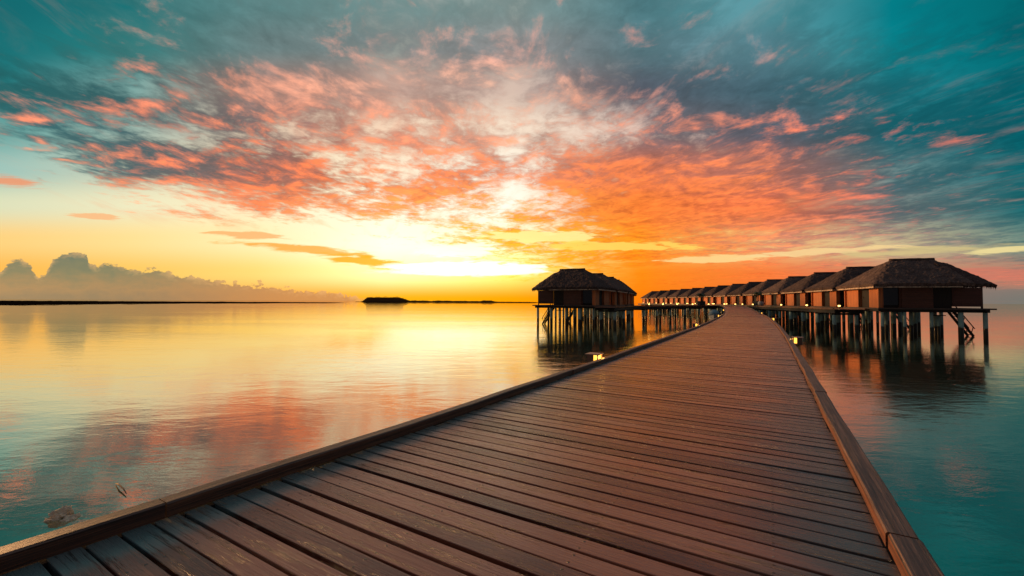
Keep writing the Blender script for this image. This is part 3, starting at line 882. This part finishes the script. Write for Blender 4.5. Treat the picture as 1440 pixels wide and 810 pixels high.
def jetty(course, half, root, pitch=.16, piles=5.0):
    bm = bmesh.new(); planks(bm, course, 0, course.len - .2, half, pitch, fine_to=-1)
    obj('deck', bm, M['deck'], root, recalc=False)
    for sd_ in (-1, 1):
        bm = bmesh.new(); uvl = bm.loops.layers.uv.new('UVMap'); tl = bm.loops.layers.float_color.new('tint')
        a, b = sorted((sd_ * (half - .005), sd_ * (half + .14)))
        sweep(bm, course, 0, course.len, 1.5, a, b, .012, .12, uvl, tl, (.5, .5, .5, 1)); obj('kerb_beam', bm, M['kerb'], root)
        bm = bmesh.new(); a, b = sorted((sd_ * (half - .12), sd_ * (half - .015)))
        sweep(bm, course, 0, course.len, 1.5, a, b, -.42, -.05); obj('edge_stringer', bm, M['beam'], root)
    s = 1.2
    while s < course.len:
        bm = bmesh.new(); bar(bm, course.at(s, -half + .1, -.5), course.at(s, half - .1, -.5), .22, .22)
        obj('cross_head', bm, M['beam'], root)
        for sd_ in (-1, 1):
            p = course.at(s, sd_ * (half - .35))
            o = obj('pile', pile_bm(rnd.choice((.19, .22, .25)), p.z - .6), M['pile'], root, True); o.location = (p.x, p.y, 0)
        s += piles
def beside(pts, off):
    return [(x + math.cos(h) * off, y - math.sin(h) * off) for x, y, h in pts]
rj_pts = beside(right_row, -6.1)
x0, y0, h0 = right_row[0]
rj_pts = [(rj_pts[0][0] - math.sin(h0) * 2.2, rj_pts[0][1] - math.cos(h0) * 2.2)] + rj_pts
rj = Poly(rj_pts, JZ)
jr = empty('villa_jetty'); tag(jr, 'long raised jetty on concrete piles running along the doors of the right-hand villas', 'jetty')
jetty(rj, 1.35, jr)
# cross jetty from the left row to the end of the boardwalk
lp = beside(left_row, 6.1)
x0, y0, h0 = left_row[0]
wend = walk.at(WALK_END, -HALF - 1.0)
lj = Poly([(x0 + math.cos(h0) * 5.7 - math.sin(h0) * 4.5, y0 - math.sin(h0) * 5.7 - math.cos(h0) * 4.5), (18.5, 66.5), (28.5, 77.0), (wend.x - .3, wend.y + .6)], JZ)
jl = empty('cross_jetty'); tag(jl, 'raised jetty on dark piles linking the left-hand villas with the boardwalk end', 'jetty')
jetty(lj, 1.3, jl)
# junction deck where the boardwalk meets the villa jetty
bm = bmesh.new()
jd = Course(*walk.at(WALK_END)[:2], lambda s: walk.head(WALK_END), lambda s: JZ, 0, 14)
planks(bm, jd, 0.05, 11.0, 4.2, .16, fine_to=-1)
jn = empty('junction_deck'); tag(jn, 'wide plank landing where the boardwalk runs into the jetties', 'landing')
obj('deck', bm, M['deck'], jn, recalc=False)
bm = bmesh.new(); sweep(bm, jd, .1, 11, 2, -4.1, 4.1, -.34, -.06); obj('floor_frame', bm, M['beam'], jn)
for s in (1, 5.5, 10):
    for o_ in (-3.6, 0, 3.6):
        p = jd.at(s, o_); o = obj('pile', pile_bm(.22, p.z - .35), M['pile'], jn, True); o.location = (p.x, p.y, 0)

# ------------------------------------------------------------------ path lights on the jetties
def make_path_light():
    t = empty('path_light')
    bm = bmesh.new(); tube(bm, [(0, 0, 0), (0, 0, .26)], .05, 8); obj('post', bm, M['metal'], t)
    bm = bmesh.new(); tube(bm, [(0, 0, .262), (0, 0, .30), (0, 0, .40), (0, 0, .43)], [.09, .12, .12, .08], 10); obj('lamp', bm, M['spot'], t, True)
    bm = bmesh.new(); tube(bm, [(0, 0, .432), (0, 0, .47)], [.15, .05], 10); obj('cap', bm, M['metal'], t)
    return t
pl0 = make_path_light(); pused = [False]
def put_pl(p, label, grp):
    o = copy_tree(pl0) if pused[0] else pl0
    pused[0] = True; o.location = p; tag(o, label, 'path light', grp)
NUM = ORD + ['seventeenth', 'eighteenth', 'nineteenth', 'twentieth', 'twenty-first', 'twenty-second', 'twenty-third', 'twenty-fourth', 'twenty-fifth', 'twenty-sixth']
k = 0; s = 6.2
while s < rj.len - 4 and k < 13:
    put_pl(rj.at(s, 1.2, .0), '%s path light on the villa side of the right-hand jetty, counting from nearest' % NUM[k], 'lights on the villa side of the right-hand jetty'); s += 10.8; k += 1
k = 0; s = 46.0
while s < rj.len - 4 and k < 14:
    put_pl(rj.at(s, -1.2, .0), '%s path light on the open side of the right-hand jetty, counting from the boardwalk' % NUM[k], 'lights on the open side of the right-hand jetty'); s += 8.0; k += 1
k = 0; s = 18.0
while s < lj.len - 1:
    put_pl(lj.at(s, 1.15, .0), '%s glowing path light along the cross jetty, counted from the left-hand villas' % NUM[k], 'lights along the cross jetty'); s += 5.2; k += 1
put_pl(jd.at(1.0, 3.7), 'glowing path light at the right corner of the plank landing', None)
put_pl(jd.at(6.0, -1.0), 'glowing path light in the middle of the plank landing', None)

# ------------------------------------------------------------------ palms in planters, urn, dinghy
def make_palm(name, loc, label, h=1.6, size=1.0):
    t = empty(name, loc); tag(t, label, 'potted palm')
    bm = bmesh.new(); box(bm, -.55 * size, .55 * size, -.55 * size, .55 * size, 0, .95 * size, .03); obj('planter', bm, M['planter'], t)
    bm = bmesh.new(); tube(bm, [(0, 0, .9 * size), (.05, 0, .9 + h * .5), (.02, .05, .9 + h)], [.09, .07, .05], 8); obj('trunk', bm, M['trunk'], t, True)
    bm = bmesh.new()
    for k in range(16):
        a = k * 2.4 + rnd.uniform(-.2, .2); L = rnd.uniform(.8, 1.25) * size; up = rnd.uniform(.1, .9)
        c0 = Vector((.02, .05, .9 + h)); prev = None
        for i in range(8):
            f = i / 7
            p = c0 + Vector((math.cos(a) * L * f, math.sin(a) * L * f, up * L * f - 1.0 * L * f * f))
            if prev is not None:
                for sd_ in (-1, 1):
                    side = Vector((-math.sin(a), math.cos(a), -.35)) * (.28 * size * math.sin(math.pi * min(1, f * .9 + .08))) * sd_
                    side.z = -abs(side.z)
                    bm.faces.new([bm.verts.new(x) for x in (prev, p, p + side + (p - prev) * .6, prev.lerp(p, .3) + side * .9 + (p - prev) * .3)])
            prev = p
    obj('crown', bm, M['frond'], t, recalc=False)
p = rj.at(33.5, -.7); make_palm('potted_palm', p, 'leafy palm in a dark planter at the right side of the boardwalk end')
p = lj.at(lj.len - 5, .6); make_palm('potted_palm', p, 'leafy palm in a dark planter on the cross jetty near the boardwalk end', 1.3)
bm = bmesh.new(); tube(bm, [(0, 0, 0), (0, 0, .12), (0, 0, .45), (0, 0, .75), (0, 0, .9), (0, 0, .96)], [.26, .36, .56, .52, .32, .36], 18)
o = obj('glazed_urn', bm, M['urn'], smooth_=True); p = rj.at(31.6, -.75); o.location = p; tag(o, 'pale grey round urn beside the dark planter at the right jetty', 'urn')
# dinghy tied up by the left kerb
t = empty('dinghy'); tag(t, 'small white dinghy under a blue-grey cover moored beside the left boardwalk kerb', 'boat')
bm = bmesh.new(); rings = []
for i in range(13):
    f = i / 12; x = -1.7 + 3.4 * f; wd = .72 * math.sin(math.pi * min(1, .30 + .70 * f)) ** .6 if f < 1 else .03
    wd = max(.03, .75 * (1 - max(0, f - .45) ** 2 * 3.2)); kz = .0 + .5 * max(0, f - .6) ** 2 * 4; sh = .55 + .25 * f * f
    rings.append([bm.verts.new(q) for q in ((x, -wd, sh), (x, -wd * .85, sh * .45 + kz * .3), (x, -wd * .4, .05 + kz), (x, 0, kz), (x, wd * .4, .05 + kz), (x, wd * .85, sh * .45 + kz * .3), (x, wd, sh))])
for A, B in zip(rings, rings[1:]):
    for j in range(6): bm.faces.new((A[j], A[j + 1], B[j + 1], B[j]))
bm.faces.new(rings[0])
obj('hull', bm, M['hull'], t, True)
bm = bmesh.new(); rings = []
for i in range(12):
    f = i / 11; x = -1.6 + 2.9 * f; wd = max(.05, .77 * (1 - max(0, f * .9 - .45) ** 2 * 3.2)); sh = .58 + .22 * f * f
    rings.append([bm.verts.new((x, wd * math.cos(a), sh + .75 * math.sin(a) * math.sin(math.pi * (.12 + .8 * f)))) for a in [math.pi * k / 10 for k in range(11)]])
for A, B in zip(rings, rings[1:]):
    for j in range(10): bm.faces.new((A[j], A[j + 1], B[j + 1], B[j]))
bm.faces.new(rings[0]); bm.faces.new(rings[-1])
obj('cover', bm, M['tarp'], t, True)
sD = min(range(300, 930), key=lambda k_: abs(walk.at(k_ * .1, -HALF).y - 66)) * .1
p = walk.at(sD, -HALF - 1.5); t.location = (p.x, p.y, .30); t.rotation_euler = (0, 0, R(90) - walk.head(sD) + math.pi); t.scale = (1.15, 1.15, 1.3)

# ------------------------------------------------------------------ coral rocks and driftwood by the left kerb
def ground(px, py, z=0.0):
    yh = 424 + (px - 720) * .0047
    D = (EYE - z) / ((py - yh) / FPX); return ((px - 720) / FPX * D, D, z)
def rock(name, loc, r, flat_, seed):
    bm = bmesh.new(); bmesh.ops.create_icosphere(bm, subdivisions=4, radius=1)
    for v in bm.verts:
        d = v.co.normalized()
        k = 1 + .45 * mnoise.noise(d * 1.7 + Vector((seed, 0, 0))) + .25 * mnoise.noise(d * 4.5 + Vector((0, seed, 0))) + .12 * mnoise.noise(d * 11 + Vector((0, 0, seed)))
        v.co = Vector((d.x * r * k, d.y * r * k, d.z * r * k * flat_))
    o = obj(name, bm, M['rock']); o.location = loc; return o
tag(rock('coral_rock', ground(97, 721, .0), .13, .9, 3), 'pale coral rock breaking the surface beside left boardwalk kerb', 'rock', 'coral rocks at the left kerb')
tag(rock('coral_rock', ground(112, 727, -.04), .12, .6, 8), 'low dark coral rock touching the left boardwalk kerb, below the pale one', 'rock', 'coral rocks at the left kerb')
tag(rock('coral_rock', ground(86, 729, -.04), .10, .7, 13), 'small brown coral rock left of the pale one in the shallows', 'rock', 'coral rocks at the left kerb')
bm = bmesh.new()
a, b = Vector(ground(172, 676, .02)), Vector(ground(187, 690, .03))
tube(bm, [a, a.lerp(b, .35) + Vector((0, 0, .03)), a.lerp(b, .7) + Vector((.01, 0, .02)), b], [.008, .013, .011, .006], 8)
tag(obj('driftwood_stick', bm, M['wood'], smooth_=True), 'short pale stick floating in the shallows beyond the left kerb', 'stick')

# ------------------------------------------------------------------ far reef, island and its trees
bm = bmesh.new(); g = {}
NU, ND = 300, 26
for i in range(NU + 1):
    px = -260 + 760 * i / NU
    f = max(0, min(1, (500 - px) / 470))
    for j in range(ND + 1):
        D = 215 + (1 - f) * 330 + (840 - 215 - (1 - f) * 330) * (j / ND) ** 1.3
        x = (px - 720) / FPX * D
        e = min(1, j / 3) * min(1, (ND - j) / 3)
        n = mnoise.noise(Vector((x * .02, D * .03, 0))) + .6 * mnoise.noise(Vector((x * .09, D * .05, 4))) + .35 * mnoise.noise(Vector((x * .3, D * .1, 9)))
        z = -.25 + 1.15 * e * (f ** .4) * (.75 + .7 * n)
        g[i, j] = bm.verts.new((x, D, max(-.3, z)))
for i in range(NU):
    for j in range(ND): bm.faces.new((g[i, j], g[i + 1, j], g[i + 1, j + 1], g[i, j + 1]))
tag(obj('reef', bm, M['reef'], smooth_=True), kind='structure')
bm = bmesh.new(); g = {}
def isl(px):
    a = 16.0 * sstep((px - 507) / 12) * sstep((585 - px) / 26)
    b = (4.5 + 2.5 * mnoise.noise(Vector((px * .09, 0, 0)))) * sstep((px - 560) / 20) * (.35 + .65 * sstep((716 - px) / 50)) * sstep((762 - px) / 20)
    c = 5.0 * sstep((px - 676) / 5) * sstep((698 - px) / 10)
    return max(a, b, b + c * .7)
DI = 1250.0
NI = 80
for i in range(NI + 1):
    px = 500 + 275 * i / NI; x = (px - 720) / FPX * DI
    for j, dd in enumerate((-10, 0, 12, 60)):
        g[i, j] = bm.verts.new((x, DI + dd, (-.4, .5, .9, -.4)[j]))
for i in range(NI):
    for j in range(3): bm.faces.new((g[i, j], g[i + 1, j], g[i + 1, j + 1], g[i, j + 1]))
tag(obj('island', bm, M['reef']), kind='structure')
bm = bmesh.new()
for _ in range(5200):
    px = rnd.uniform(506, 762); hmax = isl(px)
    if hmax < .5: continue
    dd = rnd.uniform(0, 45); x = (px - 720) / FPX * (DI + dd)
    z = .6 + hmax * rnd.random() ** .6 * (.85 + .25 * mnoise.noise(Vector((px * .35, dd * .05, 0))))
    r = rnd.uniform(.7, 1.9) * (1 if hmax > 8 else .6)
    c = Vector((x, DI + dd, z))
    d = [Vector((rnd.gauss(0, 1), rnd.gauss(0, 1), rnd.gauss(0, .7))).normalized() * r for _ in range(4)]
    vs_ = [bm.verts.new(c + q) for q in d]
    for q in ((0, 1, 2), (0, 1, 3), (1, 2, 3), (0, 2, 3)): bm.faces.new([vs_[k_] for k_ in q])
for j_, (dd, fz) in enumerate(((3, .0), (6, .7), (18, .82), (34, .7), (44, 0))):
    for i in range(161):
        px = 500 + 265 * i / 160; hm = isl(px)
        g[i, j_, 'c'] = bm.verts.new(((px - 720) / FPX * (DI + dd), DI + dd, .3 + hm * fz * (1 + .12 * mnoise.noise(Vector((px * .4, dd, 3))))))
for i in range(160):
    for j_ in range(4): bm.faces.new((g[i, j_, 'c'], g[i + 1, j_, 'c'], g[i + 1, j_ + 1, 'c'], g[i, j_ + 1, 'c']))
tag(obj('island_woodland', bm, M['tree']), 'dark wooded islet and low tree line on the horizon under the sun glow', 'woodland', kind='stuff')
